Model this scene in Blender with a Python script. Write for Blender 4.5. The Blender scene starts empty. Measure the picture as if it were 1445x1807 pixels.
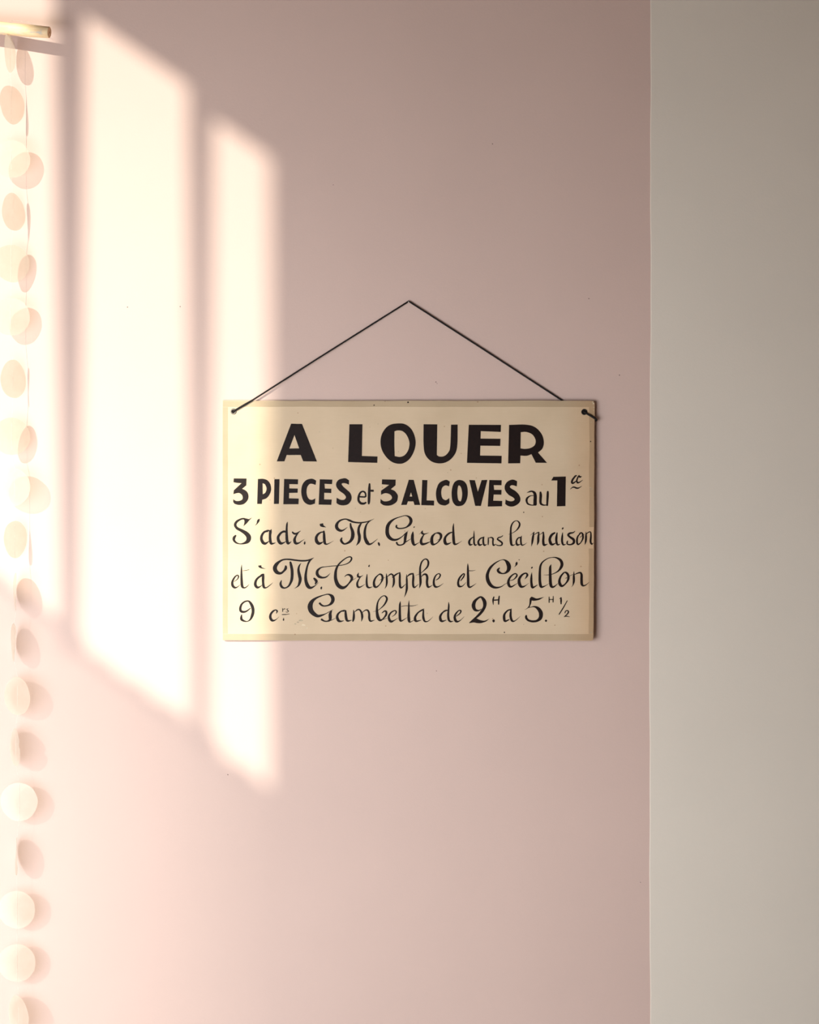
import bpy, bmesh, math, random
from mathutils import Vector
from mathutils.geometry import tessellate_polygon
random.seed(4)
scene = bpy.context.scene
C = scene.collection

# ------------------------------------------------ camera, light, exposure
D = 3.0                 # camera distance from the pink wall (metres)
ZC = 1.3                # camera height
KX, MZ = 0.54, 0.372    # sunbeam: metres right / down for each metre towards the wall
cam_d = bpy.data.cameras.new('camera'); cam = bpy.data.objects.new('camera', cam_d); C.objects.link(cam)
cam.location = (0, -D, ZC); cam.rotation_euler = (math.pi/2, 0, 0)
cam_d.sensor_fit = 'VERTICAL'; cam_d.sensor_height = 36; cam_d.lens = 36*D/1.807
cam_d.clip_start = 0.05
scene.camera = cam

w = bpy.data.worlds.new('sky'); scene.world = w; w.use_nodes = True
bg = w.node_tree.nodes['Background']
bg.inputs['Color'].default_value = (1.0, 0.97, 0.97, 1); bg.inputs['Strength'].default_value = 0.36

def aim(o, v):
    o.rotation_euler = Vector(v).to_track_quat('-Z', 'Y').to_euler()
sd = bpy.data.lights.new('sun', 'SUN'); sd.energy = 5.2; sd.angle = math.radians(0.86); sd.color = (1, 0.975, .83)
sun = bpy.data.objects.new('sun', sd); C.objects.link(sun); aim(sun, (KX, 1, -MZ))
# added area lamp standing inside the room, soft fill for the back wall
def area(name, loc, d, sx, sy, e, col, spread):
    ad = bpy.data.lights.new(name, 'AREA'); ad.shape = 'RECTANGLE'; ad.size = sx; ad.size_y = sy
    ad.energy = e; ad.color = col; ad.spread = math.radians(spread)
    al = bpy.data.objects.new(name, ad); C.objects.link(al); al.location = loc; aim(al, d)
area('room_fill', (-1.24, -1.95, 0.80), (0.10, 1, -0.42), 1.7, 1.55, 79, (.91, .965, 1.0), 180)

scene.view_settings.view_transform = 'Standard'; scene.view_settings.look = 'None'
scene.view_settings.exposure = 0; scene.view_settings.gamma = 1
scene.view_settings.use_curve_mapping = False

# ------------------------------------------------ helpers
def P(px, py, d=0.0):
    """a point measured on the photograph (1 px = 1 mm on the wall), d mm in front of the wall"""
    s = (D-d/1000)/D
    return Vector(((px-722.5)/1000*s, -d/1000, ZC+(903.5-py)/1000*s))

def obj(name, verts, faces, m, parent=None, smooth=False):
    me = bpy.data.meshes.new(name); me.from_pydata([tuple(v) for v in verts], [], faces)
    me.materials.append(m); me.validate()
    if smooth:
        for p in me.polygons: p.use_smooth = True
    o = bpy.data.objects.new(name, me); C.objects.link(o)
    if parent is not None:
        o.parent = parent
        for v in me.vertices: v.co = v.co - parent.location
    return o

def thing(name, label, cat, loc=(0, 0, 0), group=None):
    o = bpy.data.objects.new(name, None); C.objects.link(o); o.location = loc; o.empty_display_size = .05
    o['label'] = label; o['category'] = cat
    if group: o['group'] = group
    return o

class MB:
    def __init__(s): s.v = []; s.f = []
    def add(s, vs, fs):
        n = len(s.v); s.v += list(vs); s.f += [tuple(i+n for i in f) for f in fs]
    def box(s, x0, x1, y0, y1, z0, z1):
        s.add([Vector(p) for p in ((x0,y0,z0),(x1,y0,z0),(x1,y1,z0),(x0,y1,z0),(x0,y0,z1),(x1,y0,z1),(x1,y1,z1),(x0,y1,z1))],
              [(0,3,2,1),(4,5,6,7),(0,1,5,4),(1,2,6,5),(2,3,7,6),(3,0,4,7)])
    def tube(s, pts, r, n=8, caps=True):
        pts = [Vector(p) for p in pts]; rs = r if isinstance(r, (list, tuple)) else [r]*len(pts)
        vs, fs = [], []; prev = None
        for i, p in enumerate(pts):
            t = (pts[min(i+1, len(pts)-1)]-pts[max(i-1, 0)]).normalized()
            a = prev if prev is not None else (Vector((0, 0, 1)) if abs(t.z) < .9 else Vector((1, 0, 0)))
            u = (a-t*a.dot(t)).normalized(); v = t.cross(u); prev = u
            for k in range(n):
                q = 2*math.pi*k/n; vs.append(p+(u*math.cos(q)+v*math.sin(q))*rs[i])
        for i in range(len(pts)-1):
            for k in range(n):
                fs.append((i*n+k, i*n+(k+1) % n, (i+1)*n+(k+1) % n, (i+1)*n+k))
        if caps:
            fs.append(tuple(range(n))[::-1]); fs.append(tuple(range((len(pts)-1)*n, len(pts)*n)))
        s.add(vs, fs)
    def build(s, name, m, parent=None, smooth=False):
        return obj(name, s.v, s.f, m, parent, smooth)

def mat(name):
    m = bpy.data.materials.new(name); m.use_nodes = True
    nt = m.node_tree; return m, nt, nt.nodes['Principled BSDF']
def N(nt, t, **kw):
    n = nt.nodes.new(t)
    for k, v in kw.items():
        if k in n.inputs: n.inputs[k].default_value = v
        else: setattr(n, k, v)
    return n
def ramp(nt, src, a, b, c0, c1):
    r = nt.nodes.new('ShaderNodeValToRGB'); e = r.color_ramp.elements
    e[0].position = a; e[0].color = (*c0, 1); e[1].position = b; e[1].color = (*c1, 1)
    nt.links.new(src, r.inputs[0]); return r
def objcoord(nt, scale=(1, 1, 1)):
    g = nt.nodes.new('ShaderNodeNewGeometry'); mp = nt.nodes.new('ShaderNodeMapping')
    mp.inputs['Scale'].default_value = scale; nt.links.new(g.outputs['Position'], mp.inputs['Vector'])
    return mp.outputs['Vector']
def bump(nt, b, src, strength, dist=0.001):
    n = nt.nodes.new('ShaderNodeBump'); n.inputs['Strength'].default_value = strength; n.inputs['Distance'].default_value = dist
    nt.links.new(src, n.inputs['Height']); nt.links.new(n.outputs[0], b.inputs['Normal'])

def paint(name, c, var=0.03, rough=.75, bs=.25):
    m, nt, b = mat(name); v = objcoord(nt)
    n1 = N(nt, 'ShaderNodeTexNoise', Scale=3.5, Detail=4.0); nt.links.new(v, n1.inputs['Vector'])
    r = ramp(nt, n1.outputs[0], .3, .7, [x*(1-var) for x in c], [x*(1+var) for x in c])
    nt.links.new(r.outputs[0], b.inputs['Base Color']); b.inputs['Roughness'].default_value = rough
    b.inputs['Specular IOR Level'].default_value = .25
    n2 = N(nt, 'ShaderNodeTexNoise', Scale=260.0, Detail=3.0); nt.links.new(v, n2.inputs['Vector'])
    bump(nt, b, n2.outputs[0], bs, .0006)
    return m
def plain(name, c, rough=.6, spec=.5, metal=0):
    m, nt, b = mat(name); b.inputs['Base Color'].default_value = (*c, 1); b.inputs['Roughness'].default_value = rough
    b.inputs['Specular IOR Level'].default_value = spec; b.inputs['Metallic'].default_value = metal
    v = objcoord(nt); n = N(nt, 'ShaderNodeTexNoise', Scale=180.0, Detail=2.0); nt.links.new(v, n.inputs['Vector'])
    r = ramp(nt, n.outputs[0], .3, .7, [x*.82 for x in c], [min(1, x*1.15) for x in c]); nt.links.new(r.outputs[0], b.inputs['Base Color'])
    return m

M_pink = paint('pink_wall_paint', (.58, .43, .382), .02)
M_grey = paint('pale_grey_wall_paint', (.67, .605, .53), .02)
M_white = paint('white_paint', (.67, .56, .48))
M_floor = plain('oak_floor', (.27, .20, .14), .5)
M_speck = plain('dark_pinhole', (.12, .08, .07), .9)

# ------------------------------------------------ the room
XL, XR, YF, ZT = -1.9, 2.6, -4.4, 3.3
SEAM = 1147.0
# pink wall: a slab whose face is the plane y = 0
b_ = MB(); b_.box(XL, .4275, 0, .12, 0, ZT); o = b_.build('wall_back', M_pink); o['kind'] = 'structure'
wall = o
# grey section: proud by 3 mm, its painted edge wanders a little and is slightly rounded
vs, fs = [], []
prof = [(0.0, .1), (0.0, .5), (.5, .9), (1.6, 1.1), (None, 1.2)]
ys = [-1.0+i*.03 for i in range(150)]
ring = []
zs = [0+i*ZT/140 for i in range(141)]
for z in zs:
    yy = 903.5-(z-ZC)*1000
    e = 1146.9+.9*math.sin(yy/300+.4)+.5*math.sin(yy/67.)+.25*math.sin(yy/23.+1)
    row = []
    for dx, d in prof:
        x = XR if dx is None else (e+dx-722.5)/1000
        row.append(len(vs)); vs.append(Vector((x, -d/1000, z)))
    row.append(len(vs)); vs.append(Vector((XR, .12, z)))
    row.append(len(vs)); vs.append(Vector(((e-722.5)/1000, .12, z)))
    ring.append(row)
for i in range(len(ring)-1):
    n = len(ring[0])
    for k in range(n):
        fs.append((ring[i][k], ring[i][(k+1) % n], ring[i+1][(k+1) % n], ring[i+1][k]))
fs.append(tuple(ring[0][::-1])); fs.append(tuple(ring[-1]))
o = obj('wall_right', vs, fs, M_grey); o['kind'] = 'structure'
# side wall on the far right, floor, ceiling
b_ = MB(); b_.box(XR, XR+.12, YF, .12, 0, ZT); o = b_.build('wall_far_right', M_white); o['kind'] = 'structure'
b_ = MB(); b_.box(XL-.3, XR+.12, YF-.12, YF, 0, ZT); o = b_.build('wall_front', M_white); o['kind'] = 'structure'
b_ = MB(); b_.box(XL-.3, XR+.12, YF, .12, -.1, 0); o = b_.build('floor', M_floor); o['kind'] = 'structure'
b_ = MB(); b_.box(XL-.3, XR+.12, YF, .12, ZT, ZT+.1); o = b_.build('ceiling', M_white); o['kind'] = 'structure'

# left wall with three window lights; their edges throw the sun patch on the pink wall
def dd(px): return ((px-722.5)/1000-XL)/KX            # distance from the wall where the ray through px crosses the left wall
def zz(px, py): return ZC+(903.5-py)/1000+MZ*dd(px)   # and its height there
lights = [  # px_left, px_right, top (px,py), bottom (px,py)
    (-330, 126, (0, -110), (60, 1066)),
    (139, 358, (250, 88), (240, 1216)),
    (368, 487, (430, 240), (425, 1362)),
]
b_ = MB(); T = .012; RAIL = .008; ZLOW = .35
cuts = sorted((-dd(b), -dd(a), zz(*bo), zz(*t)) for (a, b, t, bo) in lights)
y = YF; prev = None
for (y0, y1, z0, z1) in cuts:
    if prev is None: b_.box(XL-T, XL, y, y0, 0, ZT)
    else:
        zr = min(prev, z0)-RAIL
        b_.box(XL-T, XL, y, y0, 0, ZLOW); b_.box(XL-T, XL, y, y0, zr, ZT)
    b_.box(XL-T, XL, y0, y1, 0, ZLOW)
    b_.box(XL-T, XL, y0, y1, z0-RAIL, z0)
    b_.box(XL-T, XL, y0, y1, z1, ZT)
    y = y1; prev = z0
b_.box(XL-T, XL, y, 0.12, 0, ZT)
o = b_.build('wall_left', M_white); o['kind'] = 'structure'
# unseen sheer cloth over the lower window, density ramp added to fade the sunlight rightwards
m, nt, b = mat('sheer_cloth'); nt.nodes.remove(b)
g = nt.nodes.new('ShaderNodeNewGeometry'); sx = nt.nodes.new('ShaderNodeSeparateXYZ'); nt.links.new(g.outputs['Position'], sx.inputs[0])
mr = N(nt, 'ShaderNodeMapRange'); mr.inputs[1].default_value = -3.05; mr.inputs[2].default_value = -2.2; mr.inputs[3].default_value = 0; mr.inputs[4].default_value = .31
nt.links.new(sx.outputs[1], mr.inputs[0])
tp = N(nt, 'ShaderNodeBsdfTransparent'); tl = N(nt, 'ShaderNodeBsdfTranslucent'); tl.inputs[0].default_value = (.22, .21, .19, 1)
mx = nt.nodes.new('ShaderNodeMixShader'); nt.links.new(mr.outputs[0], mx.inputs[0]); nt.links.new(tl.outputs[0], mx.inputs[1]); nt.links.new(tp.outputs[0], mx.inputs[2])
nt.links.new(mx.outputs[0], nt.nodes['Material Output'].inputs[0])
vs, fs = [], []; ya, yb = cuts[0][0]-.04, cuts[-1][1]+.04
for (y0, y1, z0, z1) in cuts: pass
k = 120
for i in range(k+1):
    yy = ya+(yb-ya)*i/k; zt = ZLOW
    for (y0, y1, z0, z1) in cuts:
        if yy > y0-.03: zt = z0-.5*RAIL
    if zt == ZLOW: zt = cuts[0][2]-.5*RAIL
    x = XL+.022+.008*math.sin(yy*55)
    vs += [Vector((x, yy, ZLOW-.05)), Vector((x, yy, zt))]
for i in range(k): fs.append((2*i, 2*i+2, 2*i+3, 2*i+1))
o = obj('window_sheer', vs, fs, m, None, True); o['kind'] = 'structure'
# unseen window bars, shaped thicker towards the top so their shadows fade downwards
b_ = MB()
for (c_, w0, w1) in ((132.5, 16, 38), (363, 14, 28)):
    yc = -dd(c_); z0, z1 = zz(c_, 1130+.7*(c_-130))-.02, zz(c_, -60); h0, h1 = w0/2000/KX, w1/2000/KX
    b_.add([Vector((x, yc+sg*h, z)) for x in (XL-.02, XL+.002) for (z, h) in ((z0, h0), (z1, h1)) for sg in (-1, 1)],
           [(0, 1, 3, 2), (4, 6, 7, 5), (0, 4, 5, 1), (2, 3, 7, 6), (0, 2, 6, 4), (1, 5, 7, 3)])
o = b_.build('window_1', M_white); o['kind'] = 'structure'

# tiny pinholes left in the pink wall
for (px, py, r) in ((869, 254, 1.0), (1039, 527, 1.0), (225, 542, 1.0), (318, 541, 1.1), (769, 674, 1.0), (771, 677, .7),
                    (1093, 662, 1.2), (402, 1367, 1.1), (588, 326, .7), (770, 1184, .8), (1130, 1557, .7)):
    b_ = MB(); c = P(px, py, .15)
    ring_ = [c+Vector((math.cos(q)*r*random.uniform(.7, 1.2), 0, math.sin(q)*r*random.uniform(.7, 1.2)))/1000 for q in [k*math.pi/4 for k in range(8)]]
    b_.add(ring_, [tuple(range(8))]); b_.build('pinhole', M_speck, wall)

# ------------------------------------------------ the painted sign
def board_d(px, py=919): return 6.8+6.4*(px-392)/657+(2+1.5*(px-392)/657)*((py-707)/424-.5)*1.6           # front face, mm off the wall (right side stands off)
def B(px, py, lift=0.0): return P(px, py, board_d(px, py)+lift)

def board_mat(name, base, dark, light):
    m, nt, b = mat(name); v = objcoord(nt)
    n1 = N(nt, 'ShaderNodeTexNoise', Scale=9.0, Detail=6.0, Roughness=.6); nt.links.new(v, n1.inputs['Vector'])
    r1 = ramp(nt, n1.outputs[0], .3, .72, dark, light)
    # faint horizontal fibres of the card
    v2 = objcoord(nt, (35, 1, 420)); n2 = N(nt, 'ShaderNodeTexNoise', Scale=1.0, Detail=3.0); nt.links.new(v2, n2.inputs['Vector'])
    r2 = ramp(nt, n2.outputs[0], .35, .65, (.985, .985, .98), (1, 1, 1))
    mx = N(nt, 'ShaderNodeMix', data_type='RGBA', blend_type='MULTIPLY'); mx.inputs[0].default_value = 1
    nt.links.new(r1.outputs[0], mx.inputs[6]); nt.links.new(r2.outputs[0], mx.inputs[7])
    # fly specks
    n3 = N(nt, 'ShaderNodeTexVoronoi', Scale=42.0); nt.links.new(v, n3.inputs['Vector'])
    r3 = ramp(nt, n3.outputs['Distance'], .035, .06, (.55, .42, .34), (1, 1, 1))
    mx2 = N(nt, 'ShaderNodeMix', data_type='RGBA', blend_type='MULTIPLY'); mx2.inputs[0].default_value = .8
    nt.links.new(mx.outputs[2], mx2.inputs[6]); nt.links.new(r3.outputs[0], mx2.inputs[7])
    # browner, foxed right edge
    g = nt.nodes.new('ShaderNodeNewGeometry'); sx = nt.nodes.new('ShaderNodeSeparateXYZ'); nt.links.new(g.outputs['Position'], sx.inputs[0])
    r4 = ramp(nt, sx.outputs[0], 0.0, 1.0, (1, 1, 1), (1, 1, 1)); e = r4.color_ramp.elements
    e[0].position = .27; e[1].position = .325; e[1].color = (.90, .78, .68, 1)
    mx3 = N(nt, 'ShaderNodeMix', data_type='RGBA', blend_type='MULTIPLY'); mx3.inputs[0].default_value = 1
    nt.links.new(mx2.outputs[2], mx3.inputs[6]); nt.links.new(r4.outputs[0], mx3.inputs[7])
    nt.links.new(mx3.outputs[2], b.inputs['Base Color'])
    b.inputs['Roughness'].default_value = .7; b.inputs['Specular IOR Level'].default_value = .3
    bump(nt, b, n2.outputs[0], .05, .0003)
    return m
M_board = board_mat('cream_card', None, (.55, .42, .285), (.62, .48, .335))
M_tape = board_mat('brown_paper_tape', None, (.41, .305, .195), (.47, .355, .235))
M_ink = plain('black_sign_paint', (.010, .004, .003), .5, .13)
M_cord = plain('black_cord', (.010, .008, .008), .7, .2)
M_eye = plain('dark_steel', (.17, .15, .13), .45, .5, .4)
M_hole = plain('dark_hole', (.02, .015, .013), .9, .1)
M_nail = plain('steel_nail', (.6, .56, .5), .3, .5, .8)
M_smudge = plain('grey_smudge', (.40, .33, .235), .8, .1)
M_pale = plain('pale_scuff', (.60, .50, .36), .8, .1)

sign = thing('painted_sign', 'cream card sign with black hand-painted French lettering reading A LOUER, hung by a black cord', 'sign', P(721, 1131, 0))

def catm(pts, closed, sub):
    """pts: (x, y, smooth, w). straight between corners, Hermite through smooth points"""
    n = len(pts); out = []
    last = n if closed else n-1
    def g(i): return pts[i % n] if closed else pts[max(0, min(n-1, i))]
    for i in range(last):
        p0, p1, p2, p3 = g(i-1), g(i), g(i+1), g(i+2)
        if not p1[2] and not p2[2]:
            out.append(p1); continue
        for s in range(sub):
            t = s/sub; r = []
            for k in (0, 1, 3):
                m1 = (p2[k]-p0[k])*.5 if p1[2] else (p2[k]-p1[k])
                m2 = (p3[k]-p1[k])*.5 if p2[2] else (p2[k]-p1[k])
                t2, t3 = t*t, t*t*t
                r.append((2*t3-3*t2+1)*p1[k]+(t3-2*t2+t)*m1+(-2*t3+3*t2)*p2[k]+(t3-t2)*m2)
            out.append((r[0], r[1], 1, r[2]))
    if not closed: out.append(pts[-1])
    return out

class Word:
    """letters of one painted word, gathered in one thin paint film"""
    def __init__(s, x0, y0, k=9.03125): s.o = (x0, y0, k); s.v = []; s.f = []; s.n = 0
    def at(s, x0, y0=None, k=None):
        s.o = (x0, s.o[1] if y0 is None else y0, s.o[2] if k is None else k); return s
    def px(s, x, y): return (s.o[0]+x/s.o[2], s.o[1]+y/s.o[2])
    def lift(s): s.n += 1; return .16+.004*(s.n % 12)
    def poly(s, txt, *holes):
        loops = []
        for t in (txt,)+holes:
            pts = []
            for q in t.split():
                sm = q[0] == '~'; x, y = (float(a) for a in q.lstrip('~').split(','))
                pts.append((x, y, sm, 0))
            pts = catm(pts, True, 5); loops.append([s.px(p[0], p[1]) for p in pts])
        L = s.lift(); flat = [q for l in loops for q in l]
        tris = tessellate_polygon([[Vector((a, b, 0)) for a, b in l] for l in loops])
        n = len(s.v); s.v += [B(a, b, L) for a, b in flat]
        for t in tris:
            (ax, ay), (bx, by), (cx, cy) = (flat[i] for i in t)
            if abs((bx-ax)*(cy-ay)-(by-ay)*(cx-ax)) < 1e-9: continue
            t = t if (bx-ax)*(cy-ay)-(by-ay)*(cx-ax) < 0 else (t[0], t[2], t[1])
            s.f.append(tuple(i+n for i in t))
        return s
    def st(s, *txts):
        for txt in txts:
            pts = []
            for q in txt.split():
                x, y, w_ = (float(a) for a in q.split(',')); pts.append((x, y, True, w_))
            if len(pts) > 2 or True: pts = catm(pts, False, 6)
            L = s.lift(); left, right = [], []
            for i, p in enumerate(pts):
                a = pts[max(0, i-1)]; b = pts[min(len(pts)-1, i+1)]
                tx, ty = b[0]-a[0], b[1]-a[1]; l = math.hypot(tx, ty) or 1; tx, ty = tx/l, ty/l
                h = max(.8, p[3])/2
                left.append((p[0]-ty*h, p[1]+tx*h)); right.append((p[0]+ty*h, p[1]-tx*h))
                if i == 0: t0 = (tx, ty, h, p)
                t1 = (tx, ty, h, p)
            n = len(s.v)
            for a, b in zip(left, right):
                s.v.append(B(*s.px(*a), L)); s.v.append(B(*s.px(*b), L))
            for i in range(len(left)-1):
                s.f.append((n+2*i, n+2*i+2, n+2*i+3, n+2*i+1))
            for (tx, ty, h, p), sg in ((t0, -1), (t1, 1)):      # softly rounded ends
                m = len(s.v)
                for k in range(7):
                    q = -math.pi/2+math.pi*k/6
                    cx = p[0]+tx*sg*math.cos(q)*h*.55-ty*math.sin(q)*h; cy = p[1]+ty*sg*math.cos(q)*h*.55+tx*math.sin(q)*h
                    s.v.append(B(*s.px(cx, cy), L))
                f = tuple(range(m, m+7)); s.f.append(f if sg > 0 else f[::-1])
        return s
    def done(s, label):
        o = obj('lettering', s.v, s.f, M_ink, sign); o['label'] = label; return o

# board body -------------------------------------------------
def jit(a): return random.uniform(-a, a)
out = []
for i in range(23): out.append((393+i*652/22, 707+jit(.35)))
out += [(1047.3, 708.6), (1049.3, 711.5), (1049.6, 716)]
for i in range(1, 16): out.append((1049.4-1.8*i/16+jit(.3), 716+i*408/16))
out += [(1047.2, 1124), (1046.4, 1128.5), (1043, 1130.6)]
for i in range(1, 22): out.append((1043-i*649/22, 1130.6-.4*i/22+jit(.3)))
out += [(393.2, 1129.6)]
for i in range(1, 15): out.append((392.4+jit(.25), 1129-i*421/15))
cx0, cy0 = 720, 919
n = len(out); vs = []; fs = []
def inset(p, a): 
    x, y = p; return (x+(a if x < 600 and x < 396 else (-a if x > 1043 else 0)), y+(a if y < 712 else (-a if y > 1126 else 0)))
for p in out: vs.append(P(p[0], p[1], board_d(p[0], p[1])-3.4))
for p in out: vs.append(P(p[0], p[1], board_d(p[0], p[1])-.7))
for p in out: q = inset(p, .7); vs.append(B(q[0], q[1]))
for r in range(2):
    for i in range(n):
        j = (i+1) % n; fs.append((r*n+i, r*n+j, (r+1)*n+j, (r+1)*n+i))
for idx, rev in ((0, False), (2, True)):
    tr = tessellate_polygon([[Vector((p[0], p[1], 0)) for p in out]])
    for t in tr:
        (ax, ay), (bx, by), (cx, cy) = (out[i] for i in t)
        cw = (bx-ax)*(cy-ay)-(by-ay)*(cx-ax) > 0
        if cw != rev: t = (t[0], t[2], t[1])
        fs.append(tuple(i+idx*n for i in t))
obj('board', vs, fs, M_board, sign)

def tape(pts, lift):
    vs = [B(x, y, lift) for x, y in pts]+[B(x, y, 0) for x, y in pts]; n = len(pts)
    fs = [tuple(range(n))]+[(i, i+n, (i+1) % n+n, (i+1) % n) for i in range(n)]
    obj('edge_tape', vs, fs, M_tape, sign)
def band(x0, y0, x1, y1, inner, k=24, j=.35):
    """strip along an edge; inner = which side gets the uneven cut"""
    if inner in 'bt':
        a = [(x0+(x1-x0)*i/k, y0+(jit(j) if inner == 't' else 0)) for i in range(k+1)]
        b = [(x1+(x0-x1)*i/k, y1+(jit(j) if inner == 'b' else 0)) for i in range(k+1)]
    else:
        a = [(x0+(jit(j) if inner == 'l' else 0), y1+(y0-y1)*i/k) for i in range(k+1)]
        b = [(x1+(jit(j) if inner == 'r' else 0), y0+(y1-y0)*i/k) for i in range(k+1)]
    return (a+b)
tape(band(393.2, 707.8, 1048.0, 718.0, 'b'), .10)
tape(band(393.2, 1118.8, 1046.0, 1129.9, 't'), .10)
tape(band(393.1, 718.4, 402.0, 1118.3, 'r'), .07)
tape(band(1039.6, 718.4, 1048.2, 930.0, 'l', 12, .5), .07)
tape(band(1038.8, 968.0, 1046.6, 1118.3, 'l', 9, .5), .07)

def blotch(name, px, py, rx, ry, m, lift, k=18, rough=.35):
    pts = [(px+math.cos(q)*rx*(1+jit(rough)), py+math.sin(q)*ry*(1+jit(rough))) for q in [2*math.pi*i/k for i in range(k)]]
    o = obj(name, [B(a, b, lift) for a, b in pts], [tuple(range(k))[::-1]], m, sign); return o
for (a, b, rx, ry) in ((531, 1095, 3.2, 1.7), (526, 1098, 2.0, 1.0), (521, 1101, 1.8, .9)): blotch('stain', a, b, rx, ry, M_smudge, .12)
for (a, b, rx, ry) in ((536, 1103, 3.6, 1.6), (541, 1108, 2.0, 1.2)): blotch('stain', a, b, rx, ry, M_pale, .12)
for (a, b, r) in ((660, 715, 1.1), (667, 748, .8), (703, 797, .8), (627, 897, .9), (924, 904, 1.2), (890, 1116, 1.2), (924, 1102, .7), (564, 762, .7), (790, 834, .8), (1042, 779, 1.2), (720, 710, 1.6)):
    blotch('fly_speck', a, b, r, r, M_hole if r > 1.05 else M_smudge, .13, 8, .2)

for (a, b, rx, ry) in ((1047.2, 712, 1.0, 1.6), (1048.0, 718.5, .8, 1.3), (1045.5, 709.6, 1.5, .6), (1047.8, 724, .5, 1.0)): blotch('chip', a, b, rx, ry, M_pale, .14, 9)
for (a, b, rx, ry) in ((1044, 863, 2.6, .7), (1041.5, 860.5, 1.8, .6), (1043, 1116, 1.6, .8), (1043, 745, 1.2, .6)): blotch('stain', a, b, rx, ry, M_smudge, .14, 12)
# eyelets, cord ------------------------------------------------
def torus(c, R, r, m, name, parent, nn=28, k=10):
    b_ = MB(); vs = []; fs = []
    for i in range(nn):
        a = 2*math.pi*i/nn
        for j in range(k):
            q = 2*math.pi*j/k; rr = R+r*math.cos(q)
            vs.append(c+Vector((rr*math.cos(a), -r*math.sin(q), rr*math.sin(a)))/1000)
    for i in range(nn):
        for j in range(k):
            fs.append((i*k+j, i*k+(j+1) % k, ((i+1) % nn)*k+(j+1) % k, ((i+1) % nn)*k+j))
    return obj(name, vs, fs, m, parent, True)
for (ex, ey) in ((411.8, 726.2), (1030.8, 727.0)):
    e = torus(B(ex, ey, .6), 4.0, 1.3, M_eye if ex < 600 else M_cord, 'eyelet', sign)
    c = B(ex, ey, .2); ring_ = [c+Vector((math.cos(2*math.pi*k/16)*3.4, 0, math.sin(2*math.pi*k/16)*3.4))/1000 for k in range(16)]
    h = obj('hole', ring_, [tuple(range(16))], M_hole); h.parent = e
    for v_ in h.data.vertices: v_.co = v_.co-sign.location
def cordline(pts, sub=8):
    P3 = [Vector(p) for p in pts]; res = []
    for i in range(len(P3)-1):
        for s_ in range(sub): res.append(P3[i].lerp(P3[i+1], s_/sub))
    res.append(P3[-1]); return res
ck = MB()
ck.tube(cordline([B(412.2, 726.0, .3), B(414.5, 724.4, 2.0), B(430, 715.2, 2.2), B(447, 705.2, 2.0), P(560, 633.0, 7.6), P(719.6, 532.6, 3.6)]), [.0019]*17+[.0019-.0004*k/8 for k in range(8)]+[.00145]*16)
ck.tube(cordline([P(722.6, 532.6, 3.2), P(860, 621.0, 3.0), P(991, 706.2, 2.6), P(1040, 738.0, 3.0), P(1051.6, 742.0, 6.0), P(1052.4, 741.2, 10.5), B(1050.0, 738.4, 2.0), B(1040, 732.4, 2.1), B(1031, 727.2, 1.6), B(1030, 726.6, .3)]), [.0014]*24+[.0014+.0005*k/8 for k in range(8)]+[.0019]*41)
ck.tube(cordline([P(719.6, 532.6, 3.6), P(721, 531.4, 3.5), P(722.6, 532.6, 3.2)], 2), .0012)
ck.build('hanging_cord', M_cord, sign, True)
nl = MB(); nl.tube([P(721, 533.4, -4), P(721, 533.2, 4.6), P(721, 533.0, 4.7), P(721, 533.0, 5.4)], [.0007, .0007, .0012, .0011], 10)
o = nl.build('nail', M_nail, None, True); o['label'] = 'tiny bright nail in pink wall holding the black cord at its peak'; o['category'] = 'nail'

# lettering ----------------------------------------------------
W = Word
(W(380, 690, 4.25).poly("568,245 650,247 762,529 658,527 640,480 535,480 518,527 460,528", "593,330 628,430 555,431")).done('large black capital A, top line')
(W(380, 690, 4.25)
 .poly("1005,249 1103,249 1099,487 1216,491 1214,539 995,533")
 .poly("~1370,243 ~1420,248 ~1465,280 ~1492,330 ~1502,390 ~1490,450 ~1460,505 ~1420,537 ~1380,546 ~1330,535 ~1285,500 ~1250,445 ~1238,385 ~1248,325 ~1280,275 ~1320,250",
       "1343,303 ~1365,296 ~1400,300 ~1430,325 ~1450,365 ~1455,400 ~1445,445 ~1420,480 ~1385,494 1345,488 ~1342,400")
 .at(720)
 .poly("116,249 219,250 216,480 ~235,491 ~270,488 ~300,462 ~316,415 322,252 372,252 ~368,420 ~340,490 ~290,532 ~230,543 ~170,525 ~128,475 ~116,400")
 .poly("455,253 697,254 695,307 545,301 544,357 693,358 691,412 542,410 540,484 702,486 700,543 441,539")
 .poly("757,254 ~880,252 ~950,270 ~1000,320 ~1018,380 ~1008,430 975,462 1042,539 957,538 925,474 ~890,486 843,484 841,542 750,543",
       "845,309 ~885,307 ~930,325 ~955,365 ~950,405 ~915,428 ~875,434 843,430")).done('large black capitals LOUER, top line')
W(400, 830).poly("112,128 316,130 312,240 246,293 ~300,320 ~335,360 ~348,420 ~330,480 ~275,535 ~200,552 ~130,535 103,505 103,460 ~150,487 ~205,485 ~245,465 ~255,430 ~240,390 ~200,362 ~155,365 105,380 113,318 235,205 ~170,200 108,190").done('black numeral 3 before PIECES')
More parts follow.
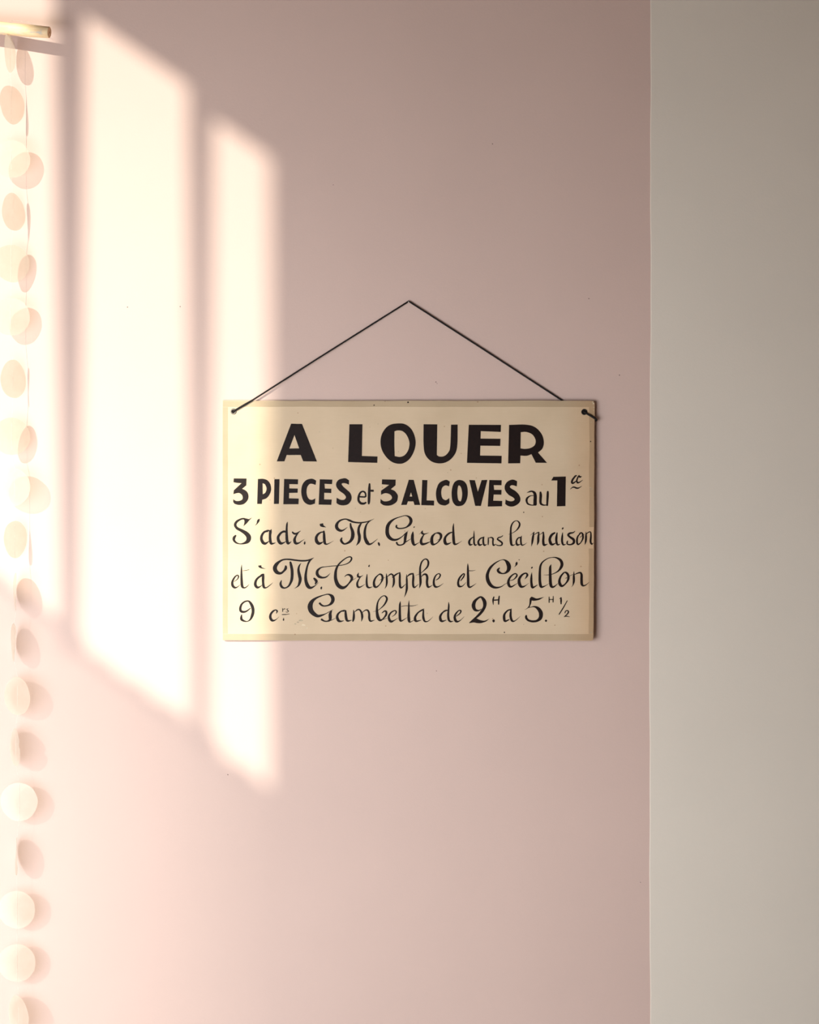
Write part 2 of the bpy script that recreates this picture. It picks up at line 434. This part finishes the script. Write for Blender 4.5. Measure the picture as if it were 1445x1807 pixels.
(W(400, 830)
 .poly("497,138 ~580,135 ~650,160 ~695,220 ~708,300 ~690,370 ~640,440 566,470 560,535 485,535", "572,205 ~610,225 ~635,290 ~615,355 574,382")
 .poly("760,140 842,140 832,535 752,535")
 .poly("915,137 1137,143 1135,222 998,220 998,287 1133,290 1130,358 995,360 993,445 1148,450 1144,540 902,540")
 .poly("1425,165 ~1380,138 ~1330,135 ~1260,160 ~1205,230 ~1187,330 ~1200,430 ~1240,510 ~1320,550 1405,530 1413,445 ~1360,470 ~1310,455 ~1280,400 ~1272,330 ~1285,265 ~1320,220 ~1360,215 1417,232")
 .at(540)
 .poly("218,142 420,147 413,220 295,215 300,290 403,293 402,362 290,358 288,462 410,465 402,550 200,547")
 .poly("685,160 ~640,130 ~590,128 ~520,150 ~480,205 ~485,265 ~530,325 ~600,375 ~635,425 ~610,465 ~560,470 ~520,455 487,435 483,520 ~530,550 ~600,558 ~670,540 ~718,480 ~725,415 ~700,355 ~640,300 ~590,255 ~567,215 ~600,203 ~645,212 682,230")).done('black capitals PIECES, second line')
W(540, 830).st("850,420,24 940,422,26 950,390,26 935,350,28 900,336,24 862,360,30 838,420,36 838,480,38 870,522,40 920,530,34 955,512,26",
   "1011,212,26 1008,300,42 1002,480,42 998,535,26", "1015,325,34 1070,325,36").done('small black word et, second line')
W(660, 830).poly("127,143 344,148 342,238 268,300 ~330,330 ~375,390 ~378,440 ~360,500 ~300,545 ~230,563 ~150,555 100,520 102,455 ~150,490 ~210,492 ~265,470 ~285,430 ~255,385 ~200,365 ~160,368 110,390 110,325 240,232 122,222").done('black numeral 3 before ALCOVES')
(W(660, 830)
 .poly("553,150 632,152 735,552 645,552 625,495 540,495 520,550 430,552", "588,350 607,415 567,417")
 .poly("767,153 850,156 838,478 957,482 955,560 752,555")
 .poly("1207,180 ~1160,152 ~1110,160 ~1040,200 ~1000,280 ~985,370 ~1000,480 ~1045,540 ~1120,560 ~1170,545 1200,520 1198,440 ~1160,468 ~1130,472 ~1090,445 ~1072,380 ~1075,310 ~1095,265 ~1140,240 1195,255")
 .at(780)
 .poly("~285,153 ~350,175 ~395,240 ~410,350 ~395,460 ~350,540 ~290,568 ~220,562 ~170,500 ~152,400 ~158,290 ~190,200 ~235,162", "~270,240 ~300,270 ~318,350 ~315,430 ~300,485 ~280,492 ~255,460 ~243,370 ~252,270")
 .poly("433,153 522,157 570,340 630,155 722,152 650,440 618,568 527,566")
 .poly("752,153 950,158 947,238 822,236 830,310 948,312 945,388 822,386 815,483 958,487 955,573 727,578")
 .poly("1195,172 ~1150,152 ~1100,150 ~1035,185 ~998,250 ~1005,320 ~1060,390 ~1120,425 ~1155,460 ~1130,488 ~1085,492 ~1040,480 1012,463 1005,535 ~1050,567 ~1110,578 ~1175,560 ~1235,510 ~1248,450 ~1225,390 ~1170,330 ~1110,295 ~1080,265 ~1100,240 ~1140,240 1190,257")).done('black capitals ALCOVES, second line')
W(900, 830).st("268,357,6 310,340,22 350,335,26 388,360,44 400,410,52 398,480,54 397,548,56", "375,402,10 320,408,16 275,440,30 262,480,34 280,530,28 330,552,18 400,556,14",
   "483,345,28 488,400,42 484,480,40 490,530,36 530,553,22 575,552,14", "601,335,26 598,400,38 590,560,30").done('small black word au, second line')
(W(900, 830).poly("655,162 690,103 888,98 882,570 745,574 752,162")
 .st("1062,84,16 1040,92,26 998,145,30 984,190,32 1005,204,26 1060,165,14", "1102,80,16 1080,112,22 1062,165,24 1075,195,28 1105,190,18 1160,152,5", "1092,84,18 1112,104,30 1142,96,6",
     "958,302,5 990,274,16 1020,268,24 1060,283,26 1095,280,18 1145,250,4")).done('black numeral 1 with small raised er')
# third line
(W(400, 900).poly("405,118 355,145 300,132 262,140 ~282,175 ~275,230 262,262 ~320,212 ~360,165")
 .st("315,155,30 270,138,26 215,150,28 155,190,38 135,240,42 165,290,42 240,330,50 310,375,66 350,430,76 340,490,66 290,525,38 215,540,16 150,520,28 115,480,38 118,440,44 145,405,24",
     "520,145,14 503,172,38 485,212,18 455,247,4",
     "655,335,30 600,350,32 562,400,38 552,460,44 575,515,48 610,535,40 650,515,20 680,490,8", "712,308,8 697,350,44 690,400,40 692,470,44 705,528,42 735,535,26 780,520,6", "600,350,20 650,325,20 700,340,30",
     "905,345,24 860,370,34 820,430,42 828,490,50 860,530,46 900,525,24 945,500,8", "860,365,30 910,342,34 945,350,30", "968,190,8 960,230,28 955,300,32 955,400,42 960,480,44 975,530,42 1000,525,22 1030,500,6",
     "1045,350,22 1072,375,32 1110,375,28 1178,332,6", "1150,350,12 1100,420,28 1080,480,44 1100,530,42 1150,525,22 1200,490,10 1240,465,3",
     "1245,500,8 1242,528,28 1238,550,10")).done("black script S'adr., third line")
W(540, 900).poly("215,222 272,210 ~280,245 322,277 ~260,272 ~225,255").st("290,350,20 240,355,22 190,388,36 162,440,44 170,500,54 205,533,46 250,520,22 280,500,8", "283,335,26 287,400,40 290,470,44 300,528,40 330,545,20 380,525,10 440,490,3").done('black script letter a with accent, third line')
(W(540, 900).st("660,272,4 600,318,20 550,330,38 500,300,50 485,250,50 510,195,36 560,160,26 630,145,20 690,165,32 750,190,28 840,203,24 930,195,20 1000,178,16 1085,140,4",
   "706,212,22 715,270,36 740,340,50 745,400,58 730,460,52 690,510,38 620,540,26 580,520,36 558,480,38 572,442,18",
   "890,205,10 860,240,32 838,295,38 838,360,46 850,420,48 845,490,44 820,540,22 795,565,4",
   "1060,150,4 1000,190,16 960,240,26 938,320,38 935,400,44 945,460,50 975,520,56 1010,545,34 1060,525,18 1140,460,5", "1152,520,24 1162,545,34 1168,570,16")).done('black script M., third line')
(W(670, 900).st("270,242,24 265,272,30 300,293,22 370,290,20 430,270,24 480,225,42 498,175,50 485,130,44 450,100,26 400,90,14 330,108,14 240,140,22 170,190,42 130,250,54 118,320,58 125,390,60 160,445,54 220,475,38 290,465,26 360,420,14 410,370,12 455,330,4",
   "440,355,12 418,390,40 405,450,44 400,500,38 380,540,24 330,560,20 285,550,26 268,515,28", "390,530,10 430,500,14 495,460,5",
   "530,345,12 522,400,44 520,460,48 530,520,48 550,555,34 590,540,14 640,510,5", "555,265,10 547,273,18 540,285,5",
   "682,330,12 672,362,34 695,382,28 730,380,16 785,360,3", "625,390,3 665,352,8", "710,385,16 680,430,26 658,490,42 670,540,42 720,540,30 770,520,18 820,500,4",
   "880,375,20 840,420,38 828,480,50 840,540,46 880,545,22 930,510,18 970,450,34 975,400,42 945,370,34 905,367,18 870,380,14", "905,485,4 955,465,8",
   "1150,355,18 1100,375,28 1050,425,34 1035,480,46 1050,535,46 1090,540,26 1140,515,8", "1178,215,8 1172,270,26 1172,340,34 1175,440,44 1185,530,42 1215,545,24 1260,525,10 1310,490,3")).done('black script name on the third line')
(W(810, 900).st("225,430,14 180,465,26 160,510,36 175,555,30 215,545,10", "238,330,6 237,390,20 237,460,26 240,530,30 258,560,24 290,545,6",
   "385,437,20 335,458,22 305,510,32 325,558,32 370,545,10", "397,425,12 385,470,28 388,530,30 405,562,26 440,545,6",
   "463,437,12 466,490,22 462,555,16", "466,450,10 510,437,18 540,458,28 538,510,26 548,562,26 590,540,5",
   "697,408,12 670,428,16 630,440,20 612,466,24 650,493,26 685,525,28 675,560,22 630,567,16 590,555,14")).done('small black script word dans')
(W(810, 900).st("785,390,4 840,370,8 900,335,14 945,285,26 965,230,28 945,185,20 905,172,12 860,200,20 830,260,26 822,340,30 822,420,36 825,500,40 837,553,34 870,560,16 900,540,5",
   "985,437,20 940,448,22 912,500,26 925,553,34 965,550,14 985,540,8", "996,412,8 985,450,26 985,510,28 1000,558,24 1040,550,12 1080,520,3")).done('black script word la')
(W(890, 900).st("410,405,3 475,352,12", "472,352,12 457,420,32 445,500,32 430,580,4", "460,405,6 510,370,14 550,355,18", "550,357,18 540,430,34 538,500,34 522,560,8",
   "550,400,5 590,375,10 620,352,16", "620,352,18 622,430,34 617,500,38 632,558,36 690,540,5",
   "805,362,24 755,395,38 722,460,40 735,525,46 765,550,34 820,525,8", "840,362,16 828,430,36 827,500,36 847,553,28 890,540,6",
   "928,360,10 920,430,30 918,500,34 937,553,28 980,545,6", "935,282,16 928,295,26 922,308,14",
   "1125,335,8 1095,360,20 1040,372,32 1015,400,32 1050,435,34 1100,470,40 1105,520,38 1060,550,24 1005,545,20 1000,510,24 1010,490,8",
   "1215,370,14 1170,420,24 1155,490,32 1170,548,26 1215,520,16 1250,450,28 1245,385,28 1220,360,18 1190,380,10", "1205,435,10 1270,385,8",
   "1300,350,10 1300,430,32 1295,500,28 1280,555,4", "1295,400,8 1330,360,16 1372,352,18 1378,420,28 1372,500,32 1390,543,24 1415,525,8")).done('black script word maison at the right edge')
# fourth line
(W(400, 975).st("115,465,6 170,425,14 188,383,22 170,362,18 130,390,24 92,460,34 92,520,42 125,558,34 170,550,14 215,510,4",
   "238,195,5 235,260,22 235,350,32 238,450,40 247,538,42 280,563,22 320,545,14 358,505,4", "255,290,7 310,285,9 358,272,7")).done('black script word et at the left, fourth line')
W(400, 975).poly("500,208 552,203 ~560,235 625,260 ~560,255 ~515,238").st("580,362,26 520,387,30 470,440,36 455,510,44 485,555,40 530,545,18 560,520,8", "525,380,14 560,352,22 595,342,10", "588,348,24 580,400,42 580,480,38 592,550,40 630,560,18 690,520,12 735,480,3").done('black script letter a with accent, fourth line')
(W(400, 975).st("940,212,26 940,250,44 910,295,32 860,330,38 800,315,58 768,260,66 785,200,58 840,145,36 910,112,24 1000,110,26 1100,123,26 1200,132,26 1290,125,24 1388,84,6",
   "1013,150,28 1025,200,42 1040,280,46 1042,370,46 1030,450,42 990,530,28 930,565,22 880,550,38 858,500,36 872,445,14",
   "1185,170,6 1155,215,26 1143,280,38 1160,370,50 1170,430,50 1155,500,38 1130,540,20 1075,575,2",
   "1385,84,6 1325,130,28 1290,200,28 1270,280,34 1258,370,42 1262,450,50 1290,530,58 1335,562,40 1400,535,16 1465,475,4")
 .at(540).st("125,410,28 152,438,42 165,465,42 145,505,16", "248,545,14 242,565,30 240,585,14",
   "385,330,4 330,385,20 270,400,28 210,385,44 177,340,48 185,285,38 240,240,20 300,228,12")).done('black script M with raised e, fourth line')
(W(540, 975).st("290,229,12 330,225,12 430,215,12 520,208,12 620,190,14 690,155,20 725,105,26 712,72,20 660,77,18 590,122,20 520,190,26 480,270,38 468,360,48 475,440,56 510,520,62 570,560,54 625,548,36 680,495,24 728,425,40 720,380,44 680,354,28 640,362,16 615,385,10",
   "690,480,8 750,435,8 805,400,3",
   "838,325,8 825,355,28 830,385,32 870,385,18 910,360,3", "870,385,14 840,430,20 815,490,32 825,545,34 865,550,20 940,505,4",
   "972,345,10 968,400,24 965,470,32 975,540,36 1010,560,22 1060,545,5", "1008,200,16 1000,225,22",
   "1160,350,14 1110,400,26 1082,470,36 1090,535,42 1125,550,26 1180,500,16 1215,430,32 1212,370,34 1180,345,24 1140,365,12", "1170,445,5 1200,425,8 1260,395,6")
 .at(670).st("105,335,8 110,400,30 112,480,32 100,540,18 78,578,3", "115,395,6 150,360,18 185,343,24 212,365,28", "215,365,20 225,420,34 222,500,32 200,560,8",
   "205,395,26 260,350,24 315,322,14", "320,316,14 320,370,32 318,460,36 325,540,36 350,560,22 415,500,4",
   "428,350,8 430,420,28 432,500,32 430,580,36 415,650,22 390,715,3", "435,385,12 480,348,26 530,337,24", "530,332,20 535,400,36 530,480,34 537,540,36 560,555,20 620,500,4",
   "575,365,4 640,335,8 700,290,14 760,225,28 775,160,32 755,113,24 715,107,18 670,150,24 645,230,28 642,320,34 648,420,38 648,500,34 630,572,3",
   "665,385,8 700,350,24 740,352,34 757,400,38 752,480,38 767,545,36 800,545,18 845,515,4",
   "895,440,10 940,410,20 965,360,24 940,337,16 895,365,20 865,430,30 862,500,36 885,545,34 930,545,18 975,520,10 1015,490,3")).done('long black script name with looped h, fourth line')
(W(790, 975).st("205,450,14 250,390,22 265,345,20 240,345,20 185,410,30 165,480,34 175,530,38 200,543,26 240,530,14 292,475,4",
   "318,175,6 320,230,26 322,330,36 325,440,42 327,520,42 350,553,28 400,530,14 455,490,3", "340,290,12 400,290,9 445,280,3")).done('black script word et, fourth line middle')
(W(790, 975).st("825,245,16 798,280,38 820,315,38 870,335,20 920,325,28 965,280,54 975,220,66 950,160,54 905,120,22 850,120,10 760,165,22 680,240,38 640,320,46 630,390,54 650,470,58 700,535,48 770,560,32 850,545,16 910,505,8 950,485,4",
   "1100,155,22 1095,180,36 1085,205,18 1062,232,3", "1135,114,16 1140,118,16",
   "990,448,8 1050,430,14 1100,375,26 1092,342,20 1050,345,20 990,400,30 965,470,42 980,530,42 1015,545,26 1070,515,12 1115,485,4",
   "1225,425,4 1252,393,22 1268,357,34 1245,330,22 1190,352,30 1140,420,42 1140,490,50 1165,540,44 1205,545,26 1250,520,10 1290,488,3",
   "1338,320,8 1332,400,34 1332,480,38 1345,548,42 1370,553,26 1430,515,8", "1350,228,10 1340,243,22 1332,256,8")
 .at(900).st("535,358,3 600,357,8 680,342,12 760,300,22 810,240,42 826,180,48 800,120,42 740,85,24 680,78,12 600,95,14 520,150,22 485,210,32 475,290,38 473,380,42 475,470,44 490,538,44 520,548,26 580,520,8 620,490,3",
   "655,190,6 640,235,36 638,320,42 640,420,46 645,500,48 662,543,42 700,545,24 765,490,4",
   "855,322,22 808,380,30 785,450,40 797,510,48 830,533,34 880,500,22 925,430,36 925,362,38 895,322,32 860,316,16", "878,412,6 905,402,14", "945,375,8 1000,350,6",
   "1018,300,6 1015,380,32 1015,460,34 1000,520,12 978,550,3", "1030,350,10 1080,328,20 1120,322,28 1138,355,38 1138,430,42 1142,500,42 1165,528,28 1210,515,14 1262,470,3")).done('black script name with big curled C, fourth line')
# fifth line
W(400, 1040).st("378,300,12 320,345,24 270,360,34 225,345,40 217,295,38 240,235,30 290,195,24 345,187,24 380,220,40 410,280,48 420,350,46 405,420,44 375,480,26 330,510,14 280,505,26 237,480,40 232,440,32 240,402,12").done('black numeral 9, fifth line')
W(400, 1040).st("790,385,8 803,348,26 780,328,18 735,352,30 700,400,36 695,450,42 720,493,40 760,495,22 800,470,9 835,435,3",
   "888,300,6 892,330,14 890,358,10", "895,325,8 918,310,13 932,316,9", "985,305,6 960,314,10 966,332,14 983,345,14 970,362,10 942,360,9", "880,403,11 940,400,12 1000,392,7", "907,455,6 905,485,24 905,500,8").done('small black abbreviation crs, fifth line')
(W(540, 1040).st("215,220,34 250,253,30 290,265,22 350,255,24 400,225,42 428,170,56 415,115,54 375,85,28 330,80,16 240,105,20 150,145,34 90,200,60 65,270,80 80,340,78 130,395,64 190,425,46 260,410,28 320,385,12 380,350,10 430,320,4",
   "408,340,16 385,390,46 385,440,52 380,485,40 340,508,22 290,505,24 245,478,34", "400,495,12 440,475,8 480,455,3",
   "600,345,24 560,350,22 512,390,32 495,440,42 515,495,44 550,510,26 600,500,10", "560,348,18 610,338,24 640,345,16", "628,342,28 632,400,40 642,470,42 665,503,30 730,490,5",
   "757,330,12 762,400,32 757,470,36 745,512,20", "770,365,8 810,330,20 850,324,24 883,370,32 895,440,36 882,510,8", "900,365,10 945,332,18 985,337,28 1005,390,32 1006,460,36 1027,506,28 1090,490,5",
   "1065,357,3 1130,340,8 1180,310,12 1250,240,24 1288,160,32 1273,117,26 1240,102,14 1190,130,16 1145,200,22 1130,290,34 1132,380,44 1147,450,54 1177,490,40 1220,475,20 1273,410,32 1278,358,32 1250,346,22 1208,378,12", "1215,485,12 1300,455,4")
 .at(660).st("285,435,6 330,405,14 353,362,24 330,338,18 270,370,24 235,430,32 247,490,42 275,513,36 320,495,16 385,455,4",
   "420,190,6 412,240,30 410,330,36 410,430,42 417,488,40 440,503,22 525,450,4", "557,178,5 553,240,22 553,330,32 551,430,44 557,500,42 572,522,18 640,490,5",
   "435,272,9 500,262,9 600,264,12 650,258,8 700,242,3",
   "755,337,20 700,372,24 655,440,36 657,490,44 680,508,28 750,490,8", "720,352,18 765,330,24 798,308,6", "787,328,22 783,400,32 787,460,38 807,508,28 850,512,15 900,475,8 940,435,3")).done('long black script street name, fifth line')
(W(660, 1040).st("1150,337,18 1095,367,24 1055,430,38 1062,490,44 1090,508,30 1150,490,8", "1100,358,18 1140,337,22 1175,335,18", "1187,205,8 1190,260,26 1185,340,30 1181,420,36 1192,488,36 1220,513,26 1265,505,6",
   "1310,430,12 1370,380,20 1383,342,24 1350,338,18 1300,392,28 1285,450,38 1302,503,42 1335,513,26 1380,490,11 1435,435,4")).done('black script word de, fifth line')
(W(800, 1040).st("445,315,10 400,338,22 345,325,46 320,265,60 335,200,50 380,150,34 435,122,28 478,160,52 500,220,58 490,290,48 440,370,44 370,440,34 255,532,12")
 .poly("248,540 340,462 375,465 ~430,490 ~500,498 575,465 ~520,512 ~440,538 ~380,538 ~320,528")
 .st("640,486,26 640,503,42 640,520,24", "645,118,18 632,170,28 635,245,10", "730,106,18 722,170,26 720,240,18", "650,172,20 710,168,20")).done('black numeral 2 with raised H')
W(800, 1040).st("910,325,24 865,337,22 815,395,34 808,460,44 825,506,34 890,480,14", "922,308,12 912,370,32 912,440,38 932,498,36 965,508,18 1010,480,10 1065,430,3").done('black script letter a, fifth line')
(W(880, 1040).poly("493,145 ~520,118 ~555,128 ~610,145 725,120 ~650,165 ~590,180 ~550,182 525,178 515,225 490,285 ~450,310 402,332 ~460,290 ~485,240")
 .st("480,292,6 560,275,20 620,300,48 660,350,62 673,400,64 660,460,56 610,500,38 540,510,34 475,495,34 440,460,38 436,430,34 442,412,16",
     "752,488,22 752,500,38 752,513,22", "803,118,12 803,165,18 803,212,16", "868,108,12 867,160,18 865,205,16", "808,162,14 862,162,14",
     "965,150,6 990,138,20", "992,130,20 993,180,28 993,235,16", "1092,180,12 1030,290,18 960,400,16",
     "1055,378,14 1062,352,16 1090,338,16 1110,355,22 1095,390,20 1045,435,10", "1040,438,8 1080,428,14 1130,438,7")).done('black numeral 5 with raised H and one half')


# ------------------------------------------------ shell chime at the left edge
M_shell, nt, b = mat('capiz_shell')
v = objcoord(nt); n1 = N(nt, 'ShaderNodeTexNoise', Scale=45.0, Detail=4.0); nt.links.new(v, n1.inputs['Vector'])
r1 = ramp(nt, n1.outputs[0], .3, .7, (.80, .775, .70), (.87, .85, .79))
df = N(nt, 'ShaderNodeBsdfDiffuse'); tl = N(nt, 'ShaderNodeBsdfTranslucent'); tp = N(nt, 'ShaderNodeBsdfTransparent'); gl = N(nt, 'ShaderNodeBsdfGlossy', Roughness=.35)
tp.inputs[0].default_value = (1, .945, .84, 1)
for q in (df, tl): nt.links.new(r1.outputs[0], q.inputs[0])
m1 = N(nt, 'ShaderNodeMixShader'); m1.inputs[0].default_value = .55; nt.links.new(df.outputs[0], m1.inputs[1]); nt.links.new(tl.outputs[0], m1.inputs[2])
m2 = N(nt, 'ShaderNodeMixShader'); lw = N(nt, 'ShaderNodeLayerWeight', Blend=.5); mr = N(nt, 'ShaderNodeMapRange'); mr.inputs[3].default_value = .64; mr.inputs[4].default_value = .34; nt.links.new(lw.outputs['Facing'], mr.inputs[0]); nt.links.new(mr.outputs[0], m2.inputs[0]); nt.links.new(m1.outputs[0], m2.inputs[1]); nt.links.new(tp.outputs[0], m2.inputs[2])
m3 = N(nt, 'ShaderNodeMixShader'); m3.inputs[0].default_value = .04; nt.links.new(m2.outputs[0], m3.inputs[1]); nt.links.new(gl.outputs[0], m3.inputs[2])
nt.nodes.remove(b); nt.links.new(m3.outputs[0], nt.nodes['Material Output'].inputs[0])
M_thread = plain('thread', (.62, .58, .52), .5)

def wood_mat():
    m, nt, b = mat('peeled_wood'); v2 = objcoord(nt, (25, 160, 160)); n = N(nt, 'ShaderNodeTexNoise', Scale=1.0, Detail=5.0); nt.links.new(v2, n.inputs['Vector'])
    r = ramp(nt, n.outputs[0], .32, .66, (.74, .52, .30), (.86, .68, .42)); nt.links.new(r.outputs[0], b.inputs['Base Color'])
    g = objcoord(nt, (60, 200, 200)); n2 = N(nt, 'ShaderNodeTexNoise', Scale=1.0, Detail=5.0); nt.links.new(g, n2.inputs['Vector'])
    r2 = ramp(nt, n2.outputs[0], .56, .66, (0, 0, 0), (.75, .75, .75))
    mx = N(nt, 'ShaderNodeMix', data_type='RGBA'); nt.links.new(r2.outputs[0], mx.inputs[0]); nt.links.new(r.outputs[0], mx.inputs[6]); mx.inputs[7].default_value = (.50, .47, .43, 1)
    nt.links.new(mx.outputs[2], b.inputs['Base Color']); b.inputs['Roughness'].default_value = .6
    bump(nt, b, n.outputs[0], .4, .001); return m
M_wood = wood_mat(); M_end = plain('cut_wood_end', (.78, .50, .30), .8); M_pith = plain('wood_pith', (.40, .21, .11), .8)

DS = 34.0
chime = thing('shell_chime', 'hanging chime of round translucent shell discs on pale wooden dowel at the left edge', 'wind chime', P(24, 60, DS))
a0, a1 = P(-110, 39.5, 24), P(86.5, 57.2, 52)
ax = (a1-a0).normalized(); dw = MB(); pts = []; rs = []
for i in range(25):
    t = i/24; pts.append(a0.lerp(a1, t)+Vector((0, 0, 1))*math.sin(t*5)*.0006*(1-t)); rs.append((.0128-.0029*t)*(1+.02*math.sin(t*17)))
pts.append(a1+ax*.0006); rs.append(.0092)
dw.tube(pts, rs, 24); dw.build('dowel', M_wood, chime, True)
ec = MB(); ec.tube([a1+ax*.0005, a1+ax*.0009], [.0090, .0088], 20); e1 = ec.build('dowel_end', M_end, chime); e1['label'] = 'orange brown cut end'
pc = MB(); pc.tube([a1+ax*.0008, a1+ax*.0011], [.0022, .0020], 10); pc.build('dowel_end', M_pith, chime)['label'] = 'darker pith of cut end'

discs = [ # image centre, turn about the string (deg), tilt in own plane (deg), lean (deg)
 (18, 94, 94, 0), (20, 185, -64, 0), (20, 281, -4, 0), (23, 374, -66, 0), (20, 465, -35, 0), (19, 559, -12, 0),
 (23, 669, -63, 0), (21, 770, -34, 0), (26, 860, 24, 0), (26, 952, -66, 0), (28, 1044, 81, 0), (25, 1134, 84, 0),
 (31, 1228, 36, 0), (28, 1318, 62, 1), (34, 1415, 6, 0), (30, 1511, 79, 0), (30, 1605, 4, 0), (30, 1699, 0, 0), (33, 1790, 46, 0), (31, 1884, 15, 0)]
for (px, py, th, chip) in discs:
    c = P(px, py, DS); a = math.radians(th); u = Vector((math.cos(a), -math.sin(a), 0)); wv = Vector((0, 0, 1)); nn = u.cross(wv)
    R = .0330*(1+jit(.015)); rings = 6; k = 48; vs = []; fs = []
    ph = random.uniform(0, 6.3)
    def rad(q, f):
        r_ = R*(1+.012*math.sin(3*q+ph)+.006*math.sin(7*q+ph*2))*f
        if chip and f > .8:
            dq = (q-math.radians(12)+math.pi) % (2*math.pi)-math.pi
            if abs(dq) < .16: r_ *= .86
        return r_
    def surf(q, f):
        r_ = rad(q, f); z_ = .0012*math.cos(2*q+ph)*f*f+.0011*f*f
        return c+u*math.cos(q)*r_+wv*math.sin(q)*r_+nn*z_
    vs.append(c)
    for j in range(1, rings+1):
        for i in range(k): vs.append(surf(2*math.pi*i/k, j/rings))
    for i in range(k): fs.append((0, 1+i, 1+(i+1) % k))
    for j in range(rings-1):
        for i in range(k):
            fs.append((1+j*k+i, 1+(j+1)*k+i, 1+(j+1)*k+(i+1) % k, 1+j*k+(i+1) % k))
    o = obj('shell_disc', vs, fs, M_shell, chime, True)
    if chip: o['label'] = 'disc with a notch broken from its right rim'
th_ = MB(); pts = [P(20, 62, DS)]
for (px, py, th, chip) in discs:
    pts += [P(px, py-33, DS+.4), P(px, py+33, DS+.4)]
th_.tube(pts, .00022, 5); th_.build('string', M_thread, chime)
th_ = MB(); th_.tube([P(19, 42, 46), P(22, 35.5, 38), P(36, 37.3, 36), P(50, 39, 36), P(64, 43.5, 40)], .00028, 5); th_.build('string', M_thread, chime)
